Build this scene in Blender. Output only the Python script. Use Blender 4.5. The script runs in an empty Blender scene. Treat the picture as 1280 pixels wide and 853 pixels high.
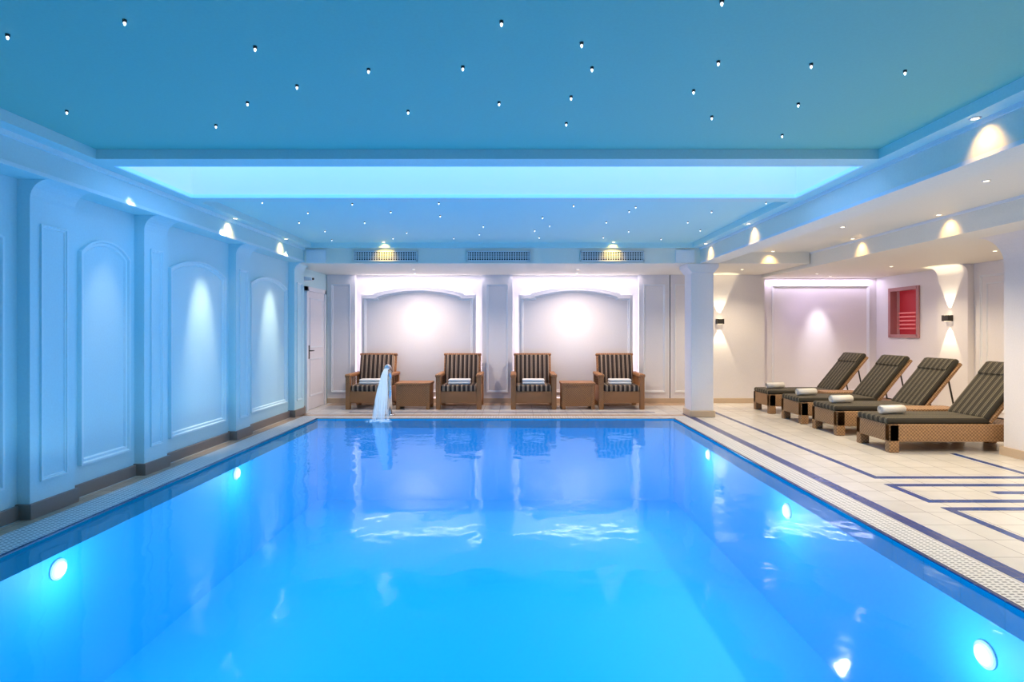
import bpy, bmesh, math, random
from mathutils import Vector, Matrix
random.seed(4)
scene = bpy.context.scene
scene.view_settings.view_transform = 'Standard'
scene.view_settings.look = 'None'
scene.view_settings.exposure = 0.0
scene.view_settings.gamma = 1.0

# ------------------------------------------------------------------ materials
def new_mat(name):
    m = bpy.data.materials.new(name); m.use_nodes = True
    nt = m.node_tree
    return m, nt, nt.nodes['Principled BSDF']

def N(nt, t, **kw):
    n = nt.nodes.new(t)
    for k, v in kw.items():
        setattr(n, k, v)
    return n

def paint(name, col, rough=0.55, bump=0.02, spec=0.3, metallic=0.0, scale=60):
    m, nt, b = new_mat(name)
    b.inputs['Roughness'].default_value = rough
    b.inputs['Metallic'].default_value = metallic
    b.inputs['Specular IOR Level'].default_value = spec
    tc = N(nt, 'ShaderNodeTexCoord'); nz = N(nt, 'ShaderNodeTexNoise')
    nz.inputs['Scale'].default_value = scale
    nt.links.new(tc.outputs['Object'], nz.inputs['Vector'])
    cr = N(nt, 'ShaderNodeValToRGB')
    cr.color_ramp.elements[0].color = (*[c*0.94 for c in col], 1)
    cr.color_ramp.elements[1].color = (*[min(1, c*1.04) for c in col], 1)
    nt.links.new(nz.outputs['Fac'], cr.inputs['Fac'])
    nt.links.new(cr.outputs['Color'], b.inputs['Base Color'])
    bp = N(nt, 'ShaderNodeBump'); bp.inputs['Strength'].default_value = bump
    bp.inputs['Distance'].default_value = 0.01
    nt.links.new(nz.outputs['Fac'], bp.inputs['Height'])
    nt.links.new(bp.outputs['Normal'], b.inputs['Normal'])
    return m

def emit(name, col, s, base=(0.8, 0.8, 0.8)):
    m, nt, b = new_mat(name)
    b.inputs['Base Color'].default_value = (*base, 1)
    b.inputs['Emission Color'].default_value = (*col, 1)
    b.inputs['Emission Strength'].default_value = s
    b.inputs['Roughness'].default_value = 0.5
    return m

def tile(name, c1, c2, mortar, size, msize=0.004, rough=0.25, ratio=1.0):
    m, nt, b = new_mat(name)
    b.inputs['Roughness'].default_value = rough
    tc = N(nt, 'ShaderNodeTexCoord'); br = N(nt, 'ShaderNodeTexBrick')
    br.offset = 0.0; br.squash = 1.0
    br.inputs['Scale'].default_value = 1.0
    br.inputs['Brick Width'].default_value = size
    br.inputs['Row Height'].default_value = size*ratio
    br.inputs['Mortar Size'].default_value = msize
    br.inputs['Color1'].default_value = (*c1, 1)
    br.inputs['Color2'].default_value = (*c2, 1)
    br.inputs['Mortar'].default_value = (*mortar, 1)
    nt.links.new(tc.outputs['Object'], br.inputs['Vector'])
    nz = N(nt, 'ShaderNodeTexNoise'); nz.inputs['Scale'].default_value = 7
    nz.inputs['Detail'].default_value = 5
    nt.links.new(tc.outputs['Object'], nz.inputs['Vector'])
    mx = N(nt, 'ShaderNodeMixRGB', blend_type='MULTIPLY'); mx.inputs['Fac'].default_value = 0.2
    nt.links.new(br.outputs['Color'], mx.inputs['Color1'])
    nt.links.new(nz.outputs['Fac'], mx.inputs['Color2'])
    nt.links.new(mx.outputs['Color'], b.inputs['Base Color'])
    bp = N(nt, 'ShaderNodeBump'); bp.inputs['Strength'].default_value = 0.3
    bp.inputs['Distance'].default_value = 0.004; bp.invert = True
    nt.links.new(br.outputs['Fac'], bp.inputs['Height'])
    nt.links.new(bp.outputs['Normal'], b.inputs['Normal'])
    return m

def wicker(name, c1, c2, sc=48):
    m, nt, b = new_mat(name)
    b.inputs['Roughness'].default_value = 0.5
    tc = N(nt, 'ShaderNodeTexCoord')
    mp = N(nt, 'ShaderNodeMapping'); mp.inputs['Location'].default_value = (0.003, 0.004, 0.005)
    nt.links.new(tc.outputs['Object'], mp.inputs['Vector'])
    ch = N(nt, 'ShaderNodeTexChecker'); ch.inputs['Scale'].default_value = sc
    ch.inputs['Color1'].default_value = (*c1, 1); ch.inputs['Color2'].default_value = (*c2, 1)
    nt.links.new(mp.outputs['Vector'], ch.inputs['Vector'])
    nz = N(nt, 'ShaderNodeTexNoise'); nz.inputs['Scale'].default_value = 30
    nt.links.new(tc.outputs['Object'], nz.inputs['Vector'])
    mx = N(nt, 'ShaderNodeMixRGB', blend_type='OVERLAY'); mx.inputs['Fac'].default_value = 0.4
    nt.links.new(ch.outputs['Color'], mx.inputs['Color1'])
    nt.links.new(nz.outputs['Fac'], mx.inputs['Color2'])
    nt.links.new(mx.outputs['Color'], b.inputs['Base Color'])
    bp = N(nt, 'ShaderNodeBump'); bp.inputs['Strength'].default_value = 0.5
    bp.inputs['Distance'].default_value = 0.006
    nt.links.new(ch.outputs['Fac'], bp.inputs['Height'])
    nt.links.new(bp.outputs['Normal'], b.inputs['Normal'])
    return m

def stripes(name, axis, period, cols, rough=0.85):
    m, nt, b = new_mat(name)
    b.inputs['Roughness'].default_value = rough
    tc = N(nt, 'ShaderNodeTexCoord'); sp = N(nt, 'ShaderNodeSeparateXYZ')
    nt.links.new(tc.outputs['Object'], sp.inputs['Vector'])
    mu = N(nt, 'ShaderNodeMath', operation='MULTIPLY'); mu.inputs[1].default_value = 1/period
    nt.links.new(sp.outputs[axis], mu.inputs[0])
    fr = N(nt, 'ShaderNodeMath', operation='FRACT')
    nt.links.new(mu.outputs[0], fr.inputs[0])
    cr = N(nt, 'ShaderNodeValToRGB'); cr.color_ramp.interpolation = 'CONSTANT'
    e = cr.color_ramp.elements
    e[0].position = 0; e[0].color = (*cols[0][1], 1)
    e[1].position = cols[1][0]; e[1].color = (*cols[1][1], 1)
    for p, c in cols[2:]:
        x = e.new(p); x.color = (*c, 1)
    nt.links.new(fr.outputs[0], cr.inputs['Fac'])
    nt.links.new(cr.outputs['Color'], b.inputs['Base Color'])
    return m

M_wall = paint('wall_paint_white', (0.84, 0.80, 0.80))
M_wallL = paint('wall_paint_cyan_light', (0.62, 0.88, 0.92))  # white wall, tinted to paint in the cyan light on it
M_trimL = paint('moulding_paint_cyan_light', (0.74, 0.94, 0.97), 0.4)  # white moulding with the same cyan light put into its colour
M_trim = paint('moulding_paint_white', (0.86, 0.86, 0.88), 0.4)
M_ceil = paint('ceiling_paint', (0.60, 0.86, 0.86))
M_star = paint('star_ceiling_light_tint', (0.27, 0.64, 0.55), 0.6)  # white ceiling; the teal tint paints in the coloured light
M_starF = paint('star_ceiling_light_tint_pale', (0.55, 0.88, 0.88), 0.6)  # paler copy of that light tint for the far tray
M_soff = paint('soffit_paint', (0.90, 0.85, 0.74))
M_base = paint('baseboard_stone', (0.27, 0.22, 0.19), 0.35)
M_plinth = paint('plinth_stone', (0.62, 0.47, 0.33), 0.35)
M_floor = tile('floor_tile_cream', (0.80, 0.77, 0.72), (0.72, 0.69, 0.64), (0.42, 0.39, 0.36), 0.30)
M_tan = tile('floor_tile_tan', (0.66, 0.48, 0.34), (0.60, 0.43, 0.30), (0.4, 0.3, 0.22), 0.15)
M_blue = tile('inlay_tile_blue', (0.008, 0.055, 0.26), (0.012, 0.07, 0.32), (0.05, 0.10, 0.25), 0.15)
M_dkblue = tile('pool_edge_tile', (0.01, 0.035, 0.15), (0.015, 0.05, 0.2), (0.08, 0.12, 0.2), 0.10)
M_wick = wicker('wicker_brown', (0.46, 0.21, 0.08), (0.27, 0.115, 0.04))
M_wickL = wicker('wicker_honey', (0.44, 0.25, 0.12), (0.24, 0.13, 0.06))
dk = (0.035, 0.020, 0.014); cr_ = (0.55, 0.42, 0.30); br_ = (0.14, 0.075, 0.045)
M_strX = stripes('striped_fabric_chair', 'X', 0.085, [(0, dk), (0.55, cr_), (0.66, br_), (0.82, cr_), (0.9, dk)])
M_strY = stripes('striped_fabric_lounger', 'Y', 0.09, [(0, (0.036, 0.030, 0.020)), (0.6, (0.28, 0.24, 0.16)), (0.66, (0.07, 0.06, 0.04)), (0.86, (0.23, 0.20, 0.14)), (0.92, (0.036, 0.030, 0.020))])
M_towel = paint('towel_cotton', (0.88, 0.86, 0.83), 0.95, 0.6, 0.1, scale=150)
M_chrome = paint('brushed_steel', (0.75, 0.76, 0.78), 0.18, 0.0, 0.5, 1.0)
M_dark = paint('dark_metal', (0.04, 0.035, 0.03), 0.4)
M_black = paint('vent_black', (0.03, 0.03, 0.032), 0.8)
M_vent = paint('vent_metal', (0.80, 0.80, 0.80), 0.4)
M_bulb = emit('lamp_glow_warm', (1.0, 0.80, 0.5), 4)
M_starb = emit('star_crystal_glow', (0.9, 0.95, 1.0), 3)
M_led = emit('led_strip_glow', (0.92, 0.85, 1.0), 10)
M_ledB = emit('led_strip_blue', (0.0, 0.22, 1.0), 1.0)
def foam_mat():
    m, nt, b = new_mat('falling_water')
    b.inputs['Base Color'].default_value = (.95, .97, 1, 1); b.inputs['Roughness'].default_value = .15
    b.inputs['Emission Color'].default_value = (.7, .88, 1, 1); b.inputs['Emission Strength'].default_value = .22  # faint emission painted in to whiten the falling water
    b.inputs['Alpha'].default_value = .55
    return m
M_foam = foam_mat()

def grate_mat():
    m, nt, b = new_mat('overflow_grate_plastic')
    b.inputs['Roughness'].default_value = 0.4
    tc = N(nt, 'ShaderNodeTexCoord'); br = N(nt, 'ShaderNodeTexBrick')
    br.offset = 0.0
    br.inputs['Scale'].default_value = 1.0
    br.inputs['Brick Width'].default_value = 0.045
    br.inputs['Row Height'].default_value = 0.030
    br.inputs['Mortar Size'].default_value = 0.0090
    br.inputs['Mortar Smooth'].default_value = 0.1
    br.inputs['Color1'].default_value = (0.20, 0.20, 0.20, 1)
    br.inputs['Color2'].default_value = (0.26, 0.26, 0.26, 1)
    br.inputs['Mortar'].default_value = (0.80, 0.78, 0.75, 1)
    nt.links.new(tc.outputs['Object'], br.inputs['Vector'])
    nt.links.new(br.outputs['Color'], b.inputs['Base Color'])
    return m
M_grate = grate_mat()

PX0, PX1, PY0, PY1 = -3.30, 2.62, 1.3, 9.31
def water_mat():
    m = bpy.data.materials.new('pool_water_surface'); m.use_nodes = True
    nt = m.node_tree; nt.nodes.clear()
    out = N(nt, 'ShaderNodeOutputMaterial'); mix = N(nt, 'ShaderNodeMixShader')
    tr = N(nt, 'ShaderNodeBsdfTransparent'); tr.inputs['Color'].default_value = (0.90, 0.97, 1.0, 1)
    gl = N(nt, 'ShaderNodeBsdfGlossy'); gl.inputs['Roughness'].default_value = 0.06
    gl.inputs['Color'].default_value = (.75, .92, 1, 1)
    fr = N(nt, 'ShaderNodeFresnel'); fr.inputs['IOR'].default_value = 1.36
    tc = N(nt, 'ShaderNodeTexCoord'); mp = N(nt, 'ShaderNodeMapping')
    mp.inputs['Scale'].default_value = (1.0, 0.8, 1.0)
    nz = N(nt, 'ShaderNodeTexNoise'); nz.inputs['Scale'].default_value = 2.4
    nz.inputs['Detail'].default_value = 2.5
    nt.links.new(tc.outputs['Object'], mp.inputs['Vector'])
    nt.links.new(mp.outputs['Vector'], nz.inputs['Vector'])
    # ripples spreading from the fountain
    vd = N(nt, 'ShaderNodeVectorMath', operation='DISTANCE'); vd.inputs[1].default_value = (-2.2, 9.05, 0)
    nt.links.new(tc.outputs['Object'], vd.inputs[0])
    mr = N(nt, 'ShaderNodeMapRange'); mr.inputs['From Min'].default_value = 0.2; mr.inputs['From Max'].default_value = 4.0
    mr.inputs['To Min'].default_value = 1.0; mr.inputs['To Max'].default_value = 0.0
    nt.links.new(vd.outputs['Value'], mr.inputs['Value'])
    n2 = N(nt, 'ShaderNodeTexNoise'); n2.inputs['Scale'].default_value = 9; n2.inputs['Detail'].default_value = 2
    nt.links.new(mp.outputs['Vector'], n2.inputs['Vector'])
    mm = N(nt, 'ShaderNodeMath', operation='MULTIPLY'); nt.links.new(mr.outputs[0], mm.inputs[0]); nt.links.new(n2.outputs['Fac'], mm.inputs[1])
    m3 = N(nt, 'ShaderNodeMath', operation='MULTIPLY'); nt.links.new(mm.outputs[0], m3.inputs[0]); m3.inputs[1].default_value = .8
    ad = N(nt, 'ShaderNodeMath', operation='ADD'); nt.links.new(nz.outputs['Fac'], ad.inputs[0]); nt.links.new(m3.outputs[0], ad.inputs[1])
    bp = N(nt, 'ShaderNodeBump'); bp.inputs['Strength'].default_value = 0.17
    bp.inputs['Distance'].default_value = 0.05
    nt.links.new(ad.outputs[0], bp.inputs['Height'])
    nt.links.new(bp.outputs['Normal'], gl.inputs['Normal'])
    nt.links.new(fr.outputs['Fac'], mix.inputs['Fac'])
    nt.links.new(tr.outputs[0], mix.inputs[1]); nt.links.new(gl.outputs[0], mix.inputs[2])
    nt.links.new(mix.outputs[0], out.inputs['Surface'])
    return m
M_water = water_mat()

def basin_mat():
    m, nt, b = new_mat('pool_lining_painted_glow')  # emission paints in light scattered by the water, brightest mid-pool, darker near walls
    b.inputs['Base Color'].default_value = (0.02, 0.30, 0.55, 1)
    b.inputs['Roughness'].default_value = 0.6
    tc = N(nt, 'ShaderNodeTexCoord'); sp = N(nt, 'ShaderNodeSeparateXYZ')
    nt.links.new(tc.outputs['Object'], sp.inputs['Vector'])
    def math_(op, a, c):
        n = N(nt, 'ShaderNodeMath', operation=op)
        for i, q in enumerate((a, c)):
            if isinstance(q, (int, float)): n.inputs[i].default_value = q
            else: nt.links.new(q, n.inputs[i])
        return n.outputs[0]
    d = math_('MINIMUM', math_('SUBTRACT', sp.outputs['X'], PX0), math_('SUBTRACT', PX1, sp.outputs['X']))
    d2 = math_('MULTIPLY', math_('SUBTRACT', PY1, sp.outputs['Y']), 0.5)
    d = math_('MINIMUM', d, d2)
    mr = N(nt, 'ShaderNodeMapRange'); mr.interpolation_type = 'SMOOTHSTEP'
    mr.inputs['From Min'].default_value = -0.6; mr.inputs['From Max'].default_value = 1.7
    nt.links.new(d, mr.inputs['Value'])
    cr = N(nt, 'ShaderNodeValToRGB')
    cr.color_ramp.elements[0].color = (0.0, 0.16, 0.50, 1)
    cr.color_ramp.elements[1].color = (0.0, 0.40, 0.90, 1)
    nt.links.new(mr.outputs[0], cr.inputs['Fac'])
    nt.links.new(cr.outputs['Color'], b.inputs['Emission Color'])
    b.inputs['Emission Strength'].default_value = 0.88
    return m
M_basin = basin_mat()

# ------------------------------------------------------------------ mesh builder
class B:
    def __init__(s, name):
        s.name = name; s.v = []; s.f = []; s.mi = []; s.sm = []; s.mats = []
    def m(s, mat):
        if mat not in s.mats: s.mats.append(mat)
        return s.mats.index(mat)
    def add(s, vs, fs, mat, smooth=False, T=None):
        o = len(s.v); k = s.m(mat)
        for p in vs:
            p = Vector(p)
            if T is not None: p = T @ p
            s.v.append(p)
        for f in fs:
            s.f.append([i+o for i in f]); s.mi.append(k); s.sm.append(smooth)
    def box(s, a, b, mat, T=None):
        x0, y0, z0 = a; x1, y1, z1 = b
        vs = [(x0,y0,z0),(x1,y0,z0),(x1,y1,z0),(x0,y1,z0),(x0,y0,z1),(x1,y0,z1),(x1,y1,z1),(x0,y1,z1)]
        s.add(vs, [(0,3,2,1),(4,5,6,7),(0,1,5,4),(1,2,6,5),(2,3,7,6),(3,0,4,7)], mat, False, T)
    def rbox(s, a, b, mat, r=0.02, seg=3, T=None):
        bm = bmesh.new(); bmesh.ops.create_cube(bm, size=1)
        for v in bm.verts:
            v.co = Vector((a[i] + (v.co[i]+.5)*(b[i]-a[i]) for i in range(3)))
        bmesh.ops.bevel(bm, geom=bm.edges[:], offset=r, segments=seg, profile=0.5, affect='EDGES')
        bm.verts.index_update()
        s.add([v.co.copy() for v in bm.verts], [[v.index for v in f.verts] for f in bm.faces], mat, True, T)
        bm.free()
    def tube(s, pts, rad, mat, n=12, caps=True, T=None):
        pts = [Vector(p) for p in pts]
        if not hasattr(rad, '__len__'): rad = [rad]*len(pts)
        vs = []; fs = []
        up = Vector((0, 0, 1))
        prev = None
        for i, p in enumerate(pts):
            d = (pts[min(i+1, len(pts)-1)] - pts[max(i-1, 0)]).normalized()
            if prev is None:
                a = up if abs(d.dot(up)) < .95 else Vector((1, 0, 0))
                x = d.cross(a).normalized()
            else:
                x = (prev - d*prev.dot(d)).normalized()
            prev = x; y = d.cross(x)
            for k in range(n):
                t = 2*math.pi*k/n
                vs.append(p + (x*math.cos(t) + y*math.sin(t))*rad[i])
        for i in range(len(pts)-1):
            for k in range(n):
                k2 = (k+1) % n
                fs.append((i*n+k, i*n+k2, (i+1)*n+k2, (i+1)*n+k))
        if caps:
            fs.append(tuple(range(n))[::-1]); fs.append(tuple((len(pts)-1)*n+k for k in range(n)))
        s.add(vs, fs, mat, True, T)
    def prism(s, poly, f, w0, w1, mat):
        n = len(poly)
        vs = [f(u, v, w0) for u, v in poly] + [f(u, v, w1) for u, v in poly]
        fs = [tuple(range(n)), tuple(range(2*n-1, n-1, -1))]
        for i in range(n):
            j = (i+1) % n; fs.append((i, i+n, j+n, j))
        s.add(vs, fs, mat)
    def moulding(s, pts, f, mat, w=0.045, h=0.022):
        n = len(pts); P = [Vector(p) for p in pts]
        nor = inward(P)
        prof = [(0, 0), (0, h), (w*.3, h*1.0), (w*.45, h*.45), (w*.8, h*.45), (w, 0)]
        vs = []
        for i in range(n):
            for (a, b_) in prof:
                q = P[i] + nor[i]*a
                vs.append(f(q.x, q.y, b_))
        k = len(prof); fs = []
        for i in range(n):
            j = (i+1) % n
            for t in range(k-1):
                fs.append((i*k+t, i*k+t+1, j*k+t+1, j*k+t))
        s.add(vs, fs, mat)
    def ring(s, pts, f, inset, w0, w1, mat):
        P = [Vector(p) for p in pts]; nor = inward(P); n = len(P); vs = []
        for i in range(n):
            q = P[i] + nor[i]*inset
            vs += [f(q.x, q.y, w0), f(q.x, q.y, w1)]
        s.add(vs, [(2*i, 2*i+1, 2*((i+1) % n)+1, 2*((i+1) % n)) for i in range(n)], mat)
    def done(s, loc=(0, 0, 0), rotz=0.0, bevel=0.0, recalc=True):
        me = bpy.data.meshes.new(s.name)
        me.from_pydata([tuple(v) for v in s.v], [], s.f)
        for m in s.mats: me.materials.append(m)
        for i, p in enumerate(me.polygons):
            p.material_index = s.mi[i]; p.use_smooth = s.sm[i]
        if recalc:
            bm = bmesh.new(); bm.from_mesh(me)
            bmesh.ops.recalc_face_normals(bm, faces=bm.faces[:]); bm.to_mesh(me); bm.free()
        ob = bpy.data.objects.new(s.name, me)
        ob.location = loc; ob.rotation_euler = (0, 0, rotz)
        scene.collection.objects.link(ob)
        if bevel > 0:
            md = ob.modifiers.new('bevel', 'BEVEL'); md.width = bevel; md.segments = 2
            md.limit_method = 'ANGLE'; md.angle_limit = math.radians(40)
        return ob

def inward(P):
    n = len(P)
    area = sum(P[i].x*P[(i+1)%n].y - P[(i+1)%n].x*P[i].y for i in range(n))
    sg = 1 if area > 0 else -1
    nor = []
    for i in range(n):
        d1 = (P[i]-P[i-1]).normalized(); d2 = (P[(i+1)%n]-P[i]).normalized()
        n1 = Vector((-d1.y, d1.x))*sg; n2 = Vector((-d2.y, d2.x))*sg
        mm = (n1+n2)
        if mm.length < 1e-5: mm = n1
        mm.normalize(); c = max(0.4, mm.dot(n1)); nor.append(mm/c)
    return nor
def rect(u0, u1, v0, v1): return [(u0, v0), (u1, v0), (u1, v1), (u0, v1)]
def arch(u0, u1, v0, vs, vt, ear=0.0, n=14):
    pts = [(u0, v0), (u1, v0), (u1, vs)]
    a, b = u0+ear, u1-ear
    if ear > 0: pts.append((b, vs)); 
    c = (b-a)/2; rise = vt-vs - (0.03 if ear > 0 else 0)
    base = vs + (0.03 if ear > 0 else 0)
    R = (c*c + rise*rise)/(2*rise); th = math.asin(min(1, c/R))
    for i in range(n+1):
        t = th - 2*th*i/n
        u = (a+b)/2 + R*math.sin(t); v = base + rise - R + R*math.cos(t)
        if ear == 0 and (i == 0 or i == n): continue
        pts.append((u, v))
    if ear > 0: pts.append((a, vs))
    pts.append((u0, vs))
    return pts
def flare(depth, r, zt, n=8):
    p = [(0, 0), (depth, 0)]
    for i in range(n+1):
        t = math.pi/2*i/n
        p.append((depth + r*(1-math.cos(t)), zt - r + r*math.sin(t)))
    p.append((0, zt))
    return p

XL = -3.85; YB = 11.5; XR = 7.4; ZS = 2.61; YN = -2.0
# ------------------------------------------------------------------ floor
b = B('floor')
b.box((-4.0, PY1, -0.15), (7.6, 11.7, 0), M_floor)
b.box((-4.0, YN-.1, -0.15), (7.6, PY0, 0), M_floor)
b.box((-4.0, PY0, -0.15), (PX0, PY1, 0), M_floor)
b.box((PX1, PY0, -0.15), (7.6, PY1, 0), M_floor)
b.done()
b = B('floor_inlay_tiles')
z = 0.002
def strip(x0, x1, y0, y1, m=M_blue): b.box((x0, y0, 0.0), (x1, y1, z), m)
strip(2.93, 3.04, 1.0, 9.9)
strip(3.54, 3.61, 5.61, 11.36)
strip(3.54, 5.74, 5.53, 5.61)
strip(5.16, 5.23, 5.61, 6.66)
strip(3.50, 5.74, 5.25, 5.33); strip(3.50, 3.57, 4.83, 5.25); strip(3.50, 5.74, 4.75, 4.83)
strip(4.30, 4.85, 5.00, 5.08)
strip(3.50, 5.74, 4.54, 4.62); strip(3.50, 3.57, 2.0, 4.54)
strip(3.95, 5.74, 4.23, 4.31); strip(3.95, 4.02, 2.0, 4.23)
strip(-3.80, -3.66, 0.0, 10.0, M_tan)
strip(-3.72, 2.93, 9.62, 9.80, M_tan)
strip(-3.0, 2.5, 10.05, 10.11)
strip(-3.72, 3.5, 11.0, 11.36, M_tan)
b.done()
b = B('overflow_grate')
b.box((PX0-0.34, PY0, 0.0), (PX0-0.03, PY1+.28, 0.008), M_grate)
b.box((PX1+0.03, PY0, 0.0), (PX1+0.27, PY1+.28, 0.008), M_grate)
b.box((PX0-0.03, PY1+.05, 0.0), (PX1+0.03, PY1+.28, 0.008), M_grate)
b.done()
b = B('pool_edge_coping')
b.box((PX0-0.03, PY0, -0.0), (PX0+.0, PY1, 0.010), M_dkblue)
b.box((PX1, PY0, -0.0), (PX1+.03, PY1, 0.010), M_dkblue)
b.box((PX0-0.03, PY1, -0.0), (PX1+.03, PY1+.05, 0.010), M_tan)
b.done()
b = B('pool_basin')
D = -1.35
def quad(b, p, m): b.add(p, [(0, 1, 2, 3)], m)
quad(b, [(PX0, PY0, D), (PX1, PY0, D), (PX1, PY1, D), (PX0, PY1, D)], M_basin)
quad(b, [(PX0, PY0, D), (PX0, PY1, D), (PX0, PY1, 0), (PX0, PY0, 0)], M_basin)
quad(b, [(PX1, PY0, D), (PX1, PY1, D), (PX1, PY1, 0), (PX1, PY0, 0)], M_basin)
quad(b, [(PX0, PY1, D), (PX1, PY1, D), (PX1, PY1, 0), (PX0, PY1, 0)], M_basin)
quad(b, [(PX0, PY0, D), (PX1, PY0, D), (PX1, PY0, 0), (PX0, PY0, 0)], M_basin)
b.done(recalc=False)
b = B('pool_water')
quad(b, [(PX0, PY0, -.012), (PX1, PY0, -.012), (PX1, PY1, -.012), (PX0, PY1, -.012)], M_water)
b.done(recalc=False)

M_uw = emit('underwater_lamp_glow', (0.75, 0.95, 1.0), 1.2)
def uw(x, y, z0, sx):
    bb = B('underwater_lamp')
    T = Matrix.Translation((x, y, z0)) @ Matrix.Rotation(math.radians(90)*sx, 4, 'Y')
    bb.tube([(0, 0, 0), (0, 0, 0.012)], 0.075, M_vent, 24, T=T)
    bb.tube([(0, 0, 0.012), (0, 0, 0.03), (0, 0, 0.04)], [0.06, 0.05, 0.02], M_uw, 24, T=T)
    bb.done()
    l = bpy.data.lights.new('underwater_light', 'POINT'); l.energy = 11; l.color = (0.5, 0.85, 1); l.shadow_soft_size = 0.05
    o = bpy.data.objects.new('underwater_light', l); o.location = (x+0.3*sx, y, z0-.05); scene.collection.objects.link(o)
for y_, z_ in ((3.12, -.35), (5.4, -.28), (7.6, -.22)): uw(PX1, y_, z_, -1)
for y_, z_ in ((4.03, -.26), (6.6, -.22)): uw(PX0, y_, z_, 1)

# ------------------------------------------------------------------ walls
fL = lambda u, v, w: (XL + w, u, v)
b = B('wall_left')
b.box((-4.0, YN, 0), (XL, 11.7, 3.4), M_wallL)
b.done()
b = B('trim_1')
pil = [(-1.6, -1.2), (0.5, 0.9), (2.4, 2.8), (4.32, 4.76), (5.65, 6.02), (7.50, 7.90), (9.48, 9.90)]
for (a, c) in pil:
    prof = flare(0.10, 0.15, 2.63)
    b.prism(prof, lambda d, zz, w: (XL+d, w, zz), a, c, M_wallL)
    b.moulding(rect(a+.09, c-.09, 0.27, 2.30), lambda u, v, w: (XL+.10+w, u, v), M_trimL, .03, .016)
bays = [(3.0, 4.18), (4.92, 5.55), (6.20, 7.38), (8.08, 9.36), (1.1, 2.2), (-1.0, .3)]
for (a, c) in bays:
    b.moulding(arch(a, c, 0.27, 2.16, 2.30), fL, M_trimL, .06, .035)
b.done()
b = B('baseboard_left')
b.box((XL, YN, 0), (XL+.03, 10.15, .11), M_base)
for (a, c) in pil: b.box((XL, a-.02, 0), (XL+.125, c+.02, .12), M_base)
b.done(bevel=.004)
b = B('door_1')
b.box((XL, 10.18, 0), (XL+.05, 10.26, 2.28), M_trim)
b.box((XL, 11.14, 0), (XL+.05, 11.22, 2.28), M_trim)
b.box((XL, 10.18, 2.20), (XL+.05, 11.22, 2.28), M_trim)
b.box((XL, 10.26, 0.01), (XL+.03, 11.14, 2.20), M_wall)
b.moulding(rect(10.36, 11.04, .25, .95), lambda u, v, w: (XL+.03+w, u, v), M_trim, .03, .012)
b.moulding(rect(10.36, 11.04, 1.15, 2.08), lambda u, v, w: (XL+.03+w, u, v), M_trim, .03, .012)
b.box((XL+.03, 10.30, .95), (XL+.04, 10.35, 1.20), M_dark)
b.tube([(XL+.03, 10.325, 1.1), (XL+.08, 10.325, 1.1), (XL+.08, 10.45, 1.1)], .010, M_dark)
b.done()
b = B('security_camera')
b.box((XL, 10.02, 2.36), (XL+.06, 10.1, 2.44), M_vent)
b.box((XL+.05, 10.0, 2.37), (XL+.2, 10.08, 2.43), M_vent)
b.tube([(XL+.2, 10.04, 2.40), (XL+.225, 10.04, 2.40)], .02, M_dark)
b.done()
fB = lambda u, v, w: (u, YB - w, v)
b = B('wall_back')
b.box((-4.0, YB, 0), (7.6, YB+.15, 3.4), M_wall)
for (a, c) in [(-3.84, -3.27), (-0.69, -0.07), (2.50, 3.12), (3.14, 5.05)]:
    b.box((a, YB-.12, 0), (c, YB, ZS), M_wall)
    if c < 4: b.moulding(rect(a+.09, c-.09, .22, 2.42), lambda u, v, w: (u, YB-.12-w, v), M_trim, .04, .022)
for (a, c) in [(-3.15, -0.81), (0.05, 2.38)]:
    A = arch(a, c, 0.12, 2.20, 2.36, ear=.25)
    b.prism(A, fB, .07, .10, M_wall)
    A2 = arch(a+.06, c-.06, 0.22, 2.14, 2.30, ear=.25)
    b.moulding(A2, lambda u, v, w: (u, YB-.10-w, v), M_trim, .05, .025)
    b.prism(arch(a+.08, c-.08, 0.2, 2.12, 2.28, ear=.25), fB, 0, .07, M_wall)
    b.ring(A, fB, .065, .02, .05, M_led)
b.moulding(rect(3.22, 3.75, .22, 2.42), lambda u, v, w: (u, YB-.12-w, v), M_trim, .035, .018)
b.moulding(rect(5.25, 7.25, .22, 2.40), fB, M_trim, .05, .025)
b.done()
b = B('baseboard_back')
b.box((-3.84, YB-.14, 0), (5.07, YB-.12, .10), M_plinth)
b.box((5.07, YB-.02, 0), (XR, YB, .10), M_plinth)
b.done(bevel=.003)
fR = lambda u, v, w: (XR - w, u, v)
b = B('wall_right')
WY0, WY1, WZ0, WZ1 = 10.30, 11.05, 1.38, 2.26
b.box((XR, 6.6, 0), (XR+.2, WY0, 3.4), M_wall)
b.box((XR, WY1, 0), (XR+.2, 11.7, 3.4), M_wall)
b.box((XR, WY0, 0), (XR+.2, WY1, WZ0), M_wall)
b.box((XR, WY0, WZ1), (XR+.2, WY1, 3.4), M_wall)
for (a, c) in [(9.05, 9.70), (7.3, 7.75)]:
    b.prism(flare(0.10, 0.15, 2.55), lambda d, zz, w: (XR-d, w, zz), a, c, M_wall)
b.moulding(rect(8.1, 8.92, .22, 2.35), fR, M_trim, .035, .018)
b.moulding(rect(8.22, 8.80, .34, 2.22), fR, M_trim, .02, .012)
b.box((5.79, YN, 0), (7.6, 6.60, 3.4), M_wall)
b.prism(flare(0.04, 0.30, 2.55), lambda d, zz, w: (5.79-d, w, zz), YN, 6.60, M_wall)
b.done()
b = B('baseboard_right')
b.box((XR-.02, 6.62, 0), (XR, 11.48, .10), M_plinth)
b.box((5.72, YN, 0), (5.75, 6.60, .10), M_plinth)
b.box((5.72, 6.60, 0), (7.36, 6.63, .10), M_plinth)
b.done()
b = B('wall_front')
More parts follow.
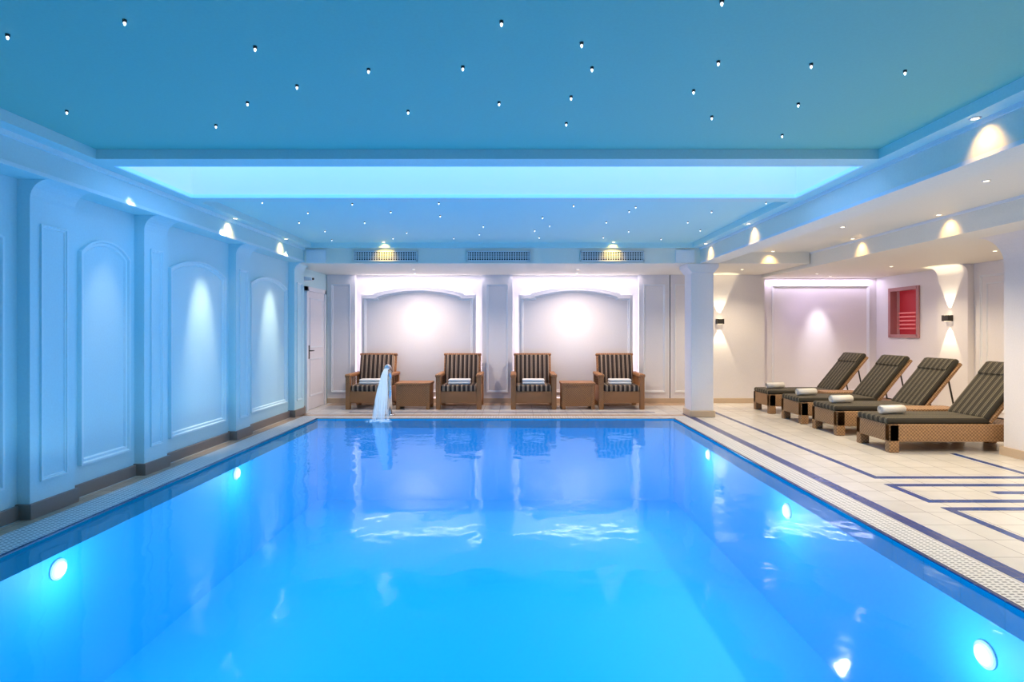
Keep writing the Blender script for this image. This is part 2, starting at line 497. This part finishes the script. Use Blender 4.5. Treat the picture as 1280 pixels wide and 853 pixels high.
b.box((-4.0, YN-.15, 0), (7.6, YN, 3.4), M_wall)
b.done()

M_pink = emit('infrared_cabin_glow', (0.9, 0.03, 0.05), 0.16, (0.36, 0.03, 0.04))
M_pink2 = emit('infrared_slat_glow', (1.0, 0.22, 0.22), 0.28, (0.6, 0.18, 0.18))
M_rf = paint('window_frame_rose', (0.50, 0.24, 0.24), 0.4)
b = B('window_1')
fw = .045
b.box((XR-.03, WY0-fw, WZ0-fw), (XR+.10, WY0+.02, WZ1+fw), M_rf)
b.box((XR-.03, WY1-.02, WZ0-fw), (XR+.10, WY1+fw, WZ1+fw), M_rf)
b.box((XR-.03, WY0, WZ0-fw), (XR+.10, WY1, WZ0+.02), M_rf)
b.box((XR-.03, WY0, WZ1-.02), (XR+.10, WY1, WZ1+fw), M_rf)
b.box((XR+.17, WY0, WZ0), (XR+.19, WY1, WZ1), M_pink)
for i in range(5):
    zz = WZ0+.12+i*.075
    b.box((XR+.12, WY0+.25, zz), (XR+.16, WY1-.05, zz+.03), M_pink2)
b.done()

b = B('pillar')
b.box((2.98, 9.52, 0), (3.36, 9.90, ZS), M_wall)
b.prism([(2.90, ZS), (3.44, ZS), (3.44, ZS-.06), (3.36, ZS-.16), (2.98, ZS-.16), (2.90, ZS-.06)], lambda u, v, w: (u, w, v), 9.48, 9.94, M_wall)
b.box((2.955, 9.495, 0), (3.385, 9.925, .11), M_plinth)
b.done(bevel=.01)

# ------------------------------------------------------------------ ceiling
ZF = 2.87; ZT = 2.95
TX0, TX1 = -3.45, 2.98
b = B('ceiling')
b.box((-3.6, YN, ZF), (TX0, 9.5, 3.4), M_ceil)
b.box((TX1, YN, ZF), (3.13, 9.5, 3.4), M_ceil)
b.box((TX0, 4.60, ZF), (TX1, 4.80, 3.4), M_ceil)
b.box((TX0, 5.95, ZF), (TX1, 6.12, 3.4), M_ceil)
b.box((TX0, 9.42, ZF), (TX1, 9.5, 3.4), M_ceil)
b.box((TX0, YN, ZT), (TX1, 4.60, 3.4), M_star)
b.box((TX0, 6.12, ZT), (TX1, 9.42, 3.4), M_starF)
b.box((3.43, YN, 2.80), (5.0, 9.5, 3.4), M_soff)
b.done()
b = B('ceiling_beam_left')
b.box((-3.86, YN, 2.63), (-3.6, 9.5, 3.4), M_ceil)
b.box((-3.6, YN, 2.83), (-3.575, 9.5, ZF), M_trimL)
b.box((-3.6, YN, 2.63), (-3.59, 9.5, 2.66), M_trimL)
b.done()
b = B('ceiling_beam_right')
b.box((3.13, YN, ZS), (3.43, 9.5, 3.4), M_soff)
b.box((3.11, YN, 2.84), (3.13, 9.5, ZF), M_trim)
b.box((3.122, YN, ZS), (3.13, 9.5, ZS+.03), M_trim)
b.done()
b = B('soffit_right')
b.box((5.0, YN, 2.55), (7.5, 11.6, 3.4), M_soff)
b.box((4.985, YN, 2.77), (5.0, 9.5, 2.80), M_trim)
b.done()
b = B('bulkhead_back')
b.box((-3.86, 9.5, ZS), (4.98, 11.6, 3.4), M_soff)
b.box((-3.55, 9.47, 2.62), (-3.22, 9.5, 2.84), M_trim)
b.box((2.7, 9.47, 2.62), (3.02, 9.5, 2.84), M_trim)
b.done()
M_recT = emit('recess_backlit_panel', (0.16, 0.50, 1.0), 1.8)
M_recW = emit('recess_wall_painted_glow', (0.40, 0.72, 1.0), 0.25, (0.80, 0.74, 0.9))  # wall emission stands in for the cove light falling on it
b = B('ceiling_light_recess')
z1 = 3.32
quad(b, [(TX0, 4.8, z1), (TX1, 4.8, z1), (TX1, 5.95, z1), (TX0, 5.95, z1)], M_recT)
e = .004
quad(b, [(TX0, 5.95-e, ZF), (TX1, 5.95-e, ZF), (TX1, 5.95-e, z1), (TX0, 5.95-e, z1)], M_recW)
quad(b, [(TX0, 4.8+e, ZF), (TX1, 4.8+e, ZF), (TX1, 4.8+e, z1), (TX0, 4.8+e, z1)], M_recW)
quad(b, [(TX0+e, 4.8, ZF), (TX0+e, 5.95, ZF), (TX0+e, 5.95, z1), (TX0+e, 4.8, z1)], M_recW)
quad(b, [(TX1-e, 4.8, ZF), (TX1-e, 5.95, ZF), (TX1-e, 5.95, z1), (TX1-e, 4.8, z1)], M_recW)
b.box((TX0+.01, 5.93, ZF+.001), (TX1-.01, 5.945, ZF+.035), M_ledB)
b.box((TX0+.006, 4.81, ZF+.001), (TX0+.02, 5.93, ZF+.035), M_ledB)
b.box((TX1-.02, 4.81, ZF+.001), (TX1-.006, 5.93, ZF+.035), M_ledB)
b.box((TX0+.01, 4.805, ZF+.001), (TX1-.01, 4.82, ZF+.035), M_ledB)
b.done(recalc=False)

for cx in (-2.21, -0.295, 1.63):
    b = B('air_vent_grille')
    x0, x1, z0_, z1_ = cx-.54, cx+.54, 2.645, 2.82
    b.box((x0, 9.485, z0_), (x1, 9.499, z1_), M_black)
    b.box((x0, 9.47, z0_), (x1, 9.499, z0_+.02), M_vent); b.box((x0, 9.47, z1_-.02), (x1, 9.499, z1_), M_vent)
    b.box((x0, 9.47, z0_), (x0+.02, 9.499, z1_), M_vent); b.box((x1-.02, 9.47, z0_), (x1, 9.499, z1_), M_vent)
    for i in range(1, 4):
        zz = z0_ + .02 + i*.034
        b.box((x0+.02, 9.472, zz-.006), (x1-.02, 9.49, zz+.006), M_vent)
    n = 26
    for i in range(1, n):
        xx = x0 + (x1-x0)*i/n
        b.box((xx-.006, 9.474, z0_+.02), (xx+.006, 9.49, z1_-.02), M_vent)
    b.done()

near = [(-2.56,2.82),(-1.88,2.69),(-1.37,2.94),(-1.33,3.40),(-3.04,3.79),(-2.17,4.05),(-1.75,3.65),(-.84,3.19),(-.73,3.79),(-.30,3.16),(-.07,2.70),(-.11,3.65),(.34,2.90),(.43,3.17),(.35,3.56),(.36,4.01),(1.10,3.47),(1.12,3.10),(.93,2.53),(1.36,3.89),(1.65,3.13),(1.85,3.67),(2.02,4.25),(2.23,3.21)]
for i in range(26): near.append((random.uniform(-3.2, 2.7), random.uniform(-1.7, 2.3)))
for i in range(6):
    for j in range(5): near.append((-2.9+i*1.1+random.uniform(-.3, .3), 6.5+j*.62+random.uniform(-.2, .2)))
b = B('ceiling_star_lights')
for (x, y) in near:
    b.tube([(x, y, ZT), (x, y, ZT-.012)], .010, M_dark, 10)
    b.tube([(x, y, ZT-.012), (x, y, ZT-.018), (x, y, ZT-.028)], [.005, .007, .003], M_starb, 8)
b.done()

# ------------------------------------------------------------------ lights
def spot(name, loc, to, e, ang=80, blend=.6, col=(1, .85, .6), r=.03):
    l = bpy.data.lights.new(name, 'SPOT'); l.energy = e; l.spot_size = math.radians(ang); l.spot_blend = blend
    l.color = col; l.shadow_soft_size = r
    o = bpy.data.objects.new(name, l); o.location = loc
    o.rotation_euler = (Vector(to)-Vector(loc)).to_track_quat('-Z', 'Y').to_euler()
    scene.collection.objects.link(o); return o
def area(name, loc, to, e, sx, sy, col=(1, 1, 1)):
    l = bpy.data.lights.new(name, 'AREA'); l.shape = 'RECTANGLE'; l.size = sx; l.size_y = sy; l.energy = e; l.color = col
    o = bpy.data.objects.new(name, l); o.location = loc
    o.rotation_euler = (Vector(to)-Vector(loc)).to_track_quat('-Z', 'Y').to_euler()
    scene.collection.objects.link(o); return o
dl = B('recessed_downlights')
def downlight(x, y, z):
    dl.tube([(x, y, z), (x, y, z-.004)], .035, M_vent, 20)
    dl.tube([(x, y, z-.004), (x, y, z-.006)], .022, M_bulb, 16)
warm = (1, .60, .18)
for y in (3.0, 7.0, 8.55):
    downlight(-3.51, y, ZF); spot('downlight_spot', (-3.48, y, ZF-.02), (-3.62, y, ZF-.24), 10, 90, 1, warm)
for y in (1.9, 3.72, 7.35, 9.0):
    downlight(3.05, y, ZF); spot('downlight_spot', (3.01, y, ZF-.02), (3.15, y, ZF-.24), 11, 90, 1, warm)
for x in (-2.21, 1.63):
    downlight(x, 9.35, ZT-.0); spot('downlight_spot', (x, 9.32, ZT-.03), (x, 9.52, 2.7), 14, 95, 1, (1, .66, .10))
for y in (2.5, 4.2, 6.45, 8.1):
    downlight(4.87, y, 2.80); spot('downlight_spot', (4.87, y, 2.78), (5.01, y, 2.56), 11, 90, 1, warm)
downlight(4.3, 9.37, 2.80); spot('downlight_spot', (4.3, 9.37, 2.78), (4.3, 9.51, 2.58), 11, 90, 1, warm)
wg = (1, .81, .54)
for (x, y) in ((4.2, 2.8), (4.2, 5.0), (4.2, 7.2)):
    downlight(x, y, 2.80); spot('downlight_spot', (x, y, 2.77), (x, y, 0), 200, 140, .7, wg, .06)
for (x, y) in ((6.5, 7.6), (6.3, 9.4), (4.2, 10.4)):
    z_ = 2.55 if x > 5 else ZS
    downlight(x, y, z_); spot('downlight_spot', (x, y, z_-.03), (x, y, 0), 95, 140, .7, wg, .06)
# far two: beams from the soffit lamps, landing mid-height on the left wall panels
for y, en in ((5.22, 45), (6.85, 190), (8.75, 190)):  # nearest spot is added to brighten its bay, no lamp fitted there
    spot('wall_wash_spot', (-3.50, y, 2.85), (-3.86, y, 1.35), en, 32, 1.0, (1, .90, .70), .05)
for (a, c) in [(-3.25, -0.71), (-0.05, 2.48)]:
    area('cove_strip_light', ((a+c)/2, YB-.20, ZS-.012), ((a+c)/2, YB-.12, 0), 9, c-a, .05, (.97, .87, .98))
area('cove_strip_light', (6.2, YB-.10, 2.535), (6.2, YB-.07, 0), 9, 2.2, .05, (.82, .72, 1))
for x in (-1.9, 1.15):
    downlight(x, 10.4, ZS); spot('downlight_spot', (x, 10.4, ZS-.03), (x, 10.7, 0), 145, 140, .8, (1, .79, .64), .05)
for x in (-2.0, 1.2):
    spot('wall_wash_spot', (x, 11.05, ZS-.03), (x, 11.42, .9), 30, 46, 1.0, (1, .92, .95), .08); downlight(x, 11.05, ZS)
downlight(6.2, 11.05, 2.55); spot('wall_wash_spot', (6.2, 11.05, 2.52), (6.2, 11.5, 1.25), 95, 38, 1.0, (1, .94, 1), .06)
spot('violet_spot', (5.7, 10.6, 2.5), (6.3, 11.5, 1.2), 26, 110, 1.0, (.70, .54, 1), .1); downlight(5.7, 10.6, 2.55)
dl.done()

def sconce(x, y, z, nx, ny):
    bb = B('wall_sconce')
    cx, cy = x+nx*.045, y+ny*.045
    hx = .07 if ny else .045; hy = .07 if nx else .045
    bb.box((cx-hx, cy-hy, z-.05), (cx+hx, cy+hy, z+.05), M_dark)
    bb.box((cx-hx*.6, cy-hy*.6, z+.05), (cx+hx*.6, cy+hy*.6, z+.052), M_bulb)
    bb.box((cx-hx*.6, cy-hy*.6, z-.052), (cx+hx*.6, cy+hy*.6, z-.05), M_bulb)
    bb.done(bevel=.003)
    for s in (1, -1):
        spot('sconce_beam', (cx+nx*.02, cy+ny*.02, z+s*.06), (cx-nx*.04, cy-ny*.04, z+s*1), 40, 50, .3, (1, .84, .55), .01)
sconce(4.13, YB-.12, 1.66, 0, -1)
sconce(XR-.10, 9.42, 1.68, -1, 0)

# ------------------------------------------------------------------ furniture
def towel_roll(bb, c, L, r, ang=0, flat=1.0):
    T = Matrix.Translation(c) @ Matrix.Rotation(ang, 4, 'Z') @ Matrix.Diagonal((1, 1, flat, 1))
    vs = []; fs = []
    turns = 3.2; n = 60
    xs = [-L/2, -L/2+.012, -L*.25, 0, L*.25, L/2-.012, L/2]
    for x in xs:
        k = .93 if abs(x) > L/2-.005 else 1.0
        for i in range(n):
            t = i/(n-1); a = t*turns*2*math.pi; rr = (r*.12 + r*.88*t)*k
            vs.append((x, rr*math.cos(a), rr*math.sin(a)))
    for j in range(len(xs)-1):
        for i in range(n-1):
            fs.append((j*n+i, j*n+i+1, (j+1)*n+i+1, (j+1)*n+i))
    bb.add(vs, fs, M_towel, True, T)
    bb.tube([(-L/2+.006, 0, 0), (L/2-.006, 0, 0)], r*.86, M_towel, 20, T=T)

def armchair(x, y, rot=0):
    b = B('wicker_armchair')
    W = .425
    for sx in (-1, 1):
        x0, x1 = (W-.09, W) if sx > 0 else (-W, -W+.09)
        b.rbox((x0, 0.0, 0), (x1, .08, .62), M_wick, .012)
        b.rbox((x0, .70, 0), (x1, .78, .62), M_wick, .012)
        b.rbox((x0-.01, -.02, .60), (x1+.01, .80, .66), M_wick, .02)
        b.rbox((x0+.02, .06, .10), (x1-.02, .72, .42), M_wick, .01)
        for i in range(4):
            yy = .17+i*.145
            b.rbox((x0+.03, yy, .40), (x1-.03, yy+.03, .61), M_wick, .006)
    b.rbox((-W+.08, .015, .12), (W-.08, .055, .34), M_wick, .01)
    b.rbox((-W+.08, .72, .12), (W-.08, .76, .36), M_wick, .01)
    b.rbox((-W+.08, .03, .28), (W-.08, .74, .335), M_wick, .008)
    b.rbox((-W+.095, -.005, .335), (W-.095, .62, .455), M_strX, .035, 4)
    T = Matrix.Translation((0, .60, .36)) @ Matrix.Rotation(math.radians(-13), 4, 'X')
    b.rbox((-W+.06, .05, -.05), (W-.06, .10, .67), M_wick, .02, T=T)
    b.rbox((-W+.095, -.07, .06), (W-.095, .055, .645), M_strX, .035, 4, T=T)
    b.rbox((-W+.05, .03, .645), (W-.05, .115, .69), M_wick, .018, T=T)
    for k in range(2):
        b.rbox((-.21, .12+.01*k, .455+k*.05), (.21, .36-.01*k, .505+k*.05), M_towel, .022, 4)
    return b.done((x, y, 0), rot)
for cx in (-2.75, -1.07, .33, 1.97): armchair(cx, 10.42)

def side_table(x, y, w, d, h, name='wicker_side_table', mat=M_wick):
    b = B(name)
    b.rbox((-w/2, -d/2, h-.05), (w/2, d/2, h), mat, .012)
    b.rbox((-w/2+.02, -d/2+.02, .06), (w/2-.02, d/2-.02, h-.045), mat, .01)
    for sx in (-1, 1):
        for sy in (-1, 1):
            b.rbox((sx*(w/2-.05)-.035, sy*(d/2-.05)-.035, 0), (sx*(w/2-.05)+.035, sy*(d/2-.05)+.035, h-.04), mat, .01)
    b.done((x, y, 0))
side_table(-1.92, 10.66, .66, .5, .50)
side_table(1.16, 10.66, .64, .5, .50)

def lounger(x, y):
    b = B('wicker_sun_lounger')
    Lb, W = 1.78, .66
    b.rbox((0, 0, .13), (Lb, .05, .34), M_wickL, .012)
    b.rbox((0, W-.05, .13), (Lb, W, .34), M_wickL, .012)
    b.rbox((0, 0, .13), (.05, W, .34), M_wickL, .012)
    b.rbox((Lb-.05, 0, .13), (Lb, W, .34), M_wickL, .012)
    b.rbox((.02, .02, .29), (Lb-.02, W-.02, .335), M_wickL, .005)
    for lx in (.0, Lb-.12):
        for ly in (0, W-.09):
            b.rbox((lx, ly, 0), (lx+.12, ly+.09, .34), M_wickL, .012)
    b.rbox((-.01, .03, .335), (1.24, W-.03, .415), M_strY, .03, 4)
    ang = math.radians(-51)
    T = Matrix.Translation((1.23, 0, .35)) @ Matrix.Rotation(ang, 4, 'Y')
    b.rbox((0, .02, -.02), (.84, W-.02, .025), M_wickL, .012, T=T)
    b.rbox((.0, .03, .025), (.86, W-.03, .10), M_strY, .03, 4, T=T)
    b.rbox((.64, .05, .09), (.83, W-.05, .115), M_strY, .012, 3, T=T)
    p = T @ Vector((.60, 0, -.02))
    for yy in (.10, W-.10):
        b.tube([(p.x, yy, p.z), (1.72, yy, .335)], .012, M_dark, 10)
    b.tube([(1.72, .10, .34), (1.72, W-.10, .34)], .012, M_dark, 10)
    towel_roll(b, (.27, .36, .415+.058), .34, .06, math.radians(12))
    b.done((x, y, 0))
for yy in (6.70, 7.80, 8.78, 9.88): lounger(4.47, yy)
side_table(5.58, 7.58, .70, .36, .43, mat=M_wickL)
side_table(5.58, 9.66, .62, .36, .43, mat=M_wickL)

# ------------------------------------------------------------------ fountain
b = B('pool_fountain_spout')
b.tube([(0, .34, .009), (0, .34, .02)], .09, M_chrome, 24)
pp = [(0, .34, .012), (0, .34, .45), (0, .335, .60)]
for i in range(10):
    t = i/9*math.radians(115)
    pp.append((0, .34-.17*(1-math.cos(t)), .65+.20*math.sin(t)))
rr = [.035]*3 + [.035+.002*i for i in range(10)]
b.tube(pp, rr, M_chrome, 16)
end = Vector(pp[-1])
for q in range(110):
    a = random.uniform(0, 2*math.pi); r0 = math.sqrt(random.random())
    dx, dy = r0*math.cos(a), r0*math.sin(a)
    sp = []; n = 9; tmax = random.uniform(.75, 1) if q % 3 else 1
    for i in range(n+1):
        t = i/n*tmax
        wv = .030 + .12*t**1.7
        sp.append((dx*wv - .05*t + random.uniform(-.003, .003), end.y - .30*t + dy*(.03+.06*t), end.z*(1-t*t)-.01*t))
    r = random.uniform(.002, .005)
    b.tube(sp, [r*.8]*5 + [r*.9, r, r, r, r*.6], M_foam, 5)
for q in range(40):
    a = random.uniform(0, 2*math.pi); r0 = random.uniform(.02, .24)
    c = Vector((-.04+r0*math.cos(a), end.y-.3+r0*math.sin(a)*.7, -.006))
    b.rbox(c-Vector((.02, .012, .004)), c+Vector((.02, .012, .006)), M_foam, .003, 2)
b.done((-2.18, 9.36, 0))

w = bpy.data.worlds.new('World'); scene.world = w; w.use_nodes = True
w.node_tree.nodes['Background'].inputs[0].default_value = (.3, .5, .8, 1)
w.node_tree.nodes['Background'].inputs[1].default_value = 0.05
cam = bpy.data.cameras.new('Camera'); cam.sensor_width = 36; cam.lens = 36*700/1280
cam.shift_x = -5/1280; cam.shift_y = -11.5/1280; cam.clip_start = .05
co = bpy.data.objects.new('Camera', cam); co.location = (0, 0, 1.45); co.rotation_euler = (math.radians(90), 0, 0)
scene.collection.objects.link(co); scene.camera = co
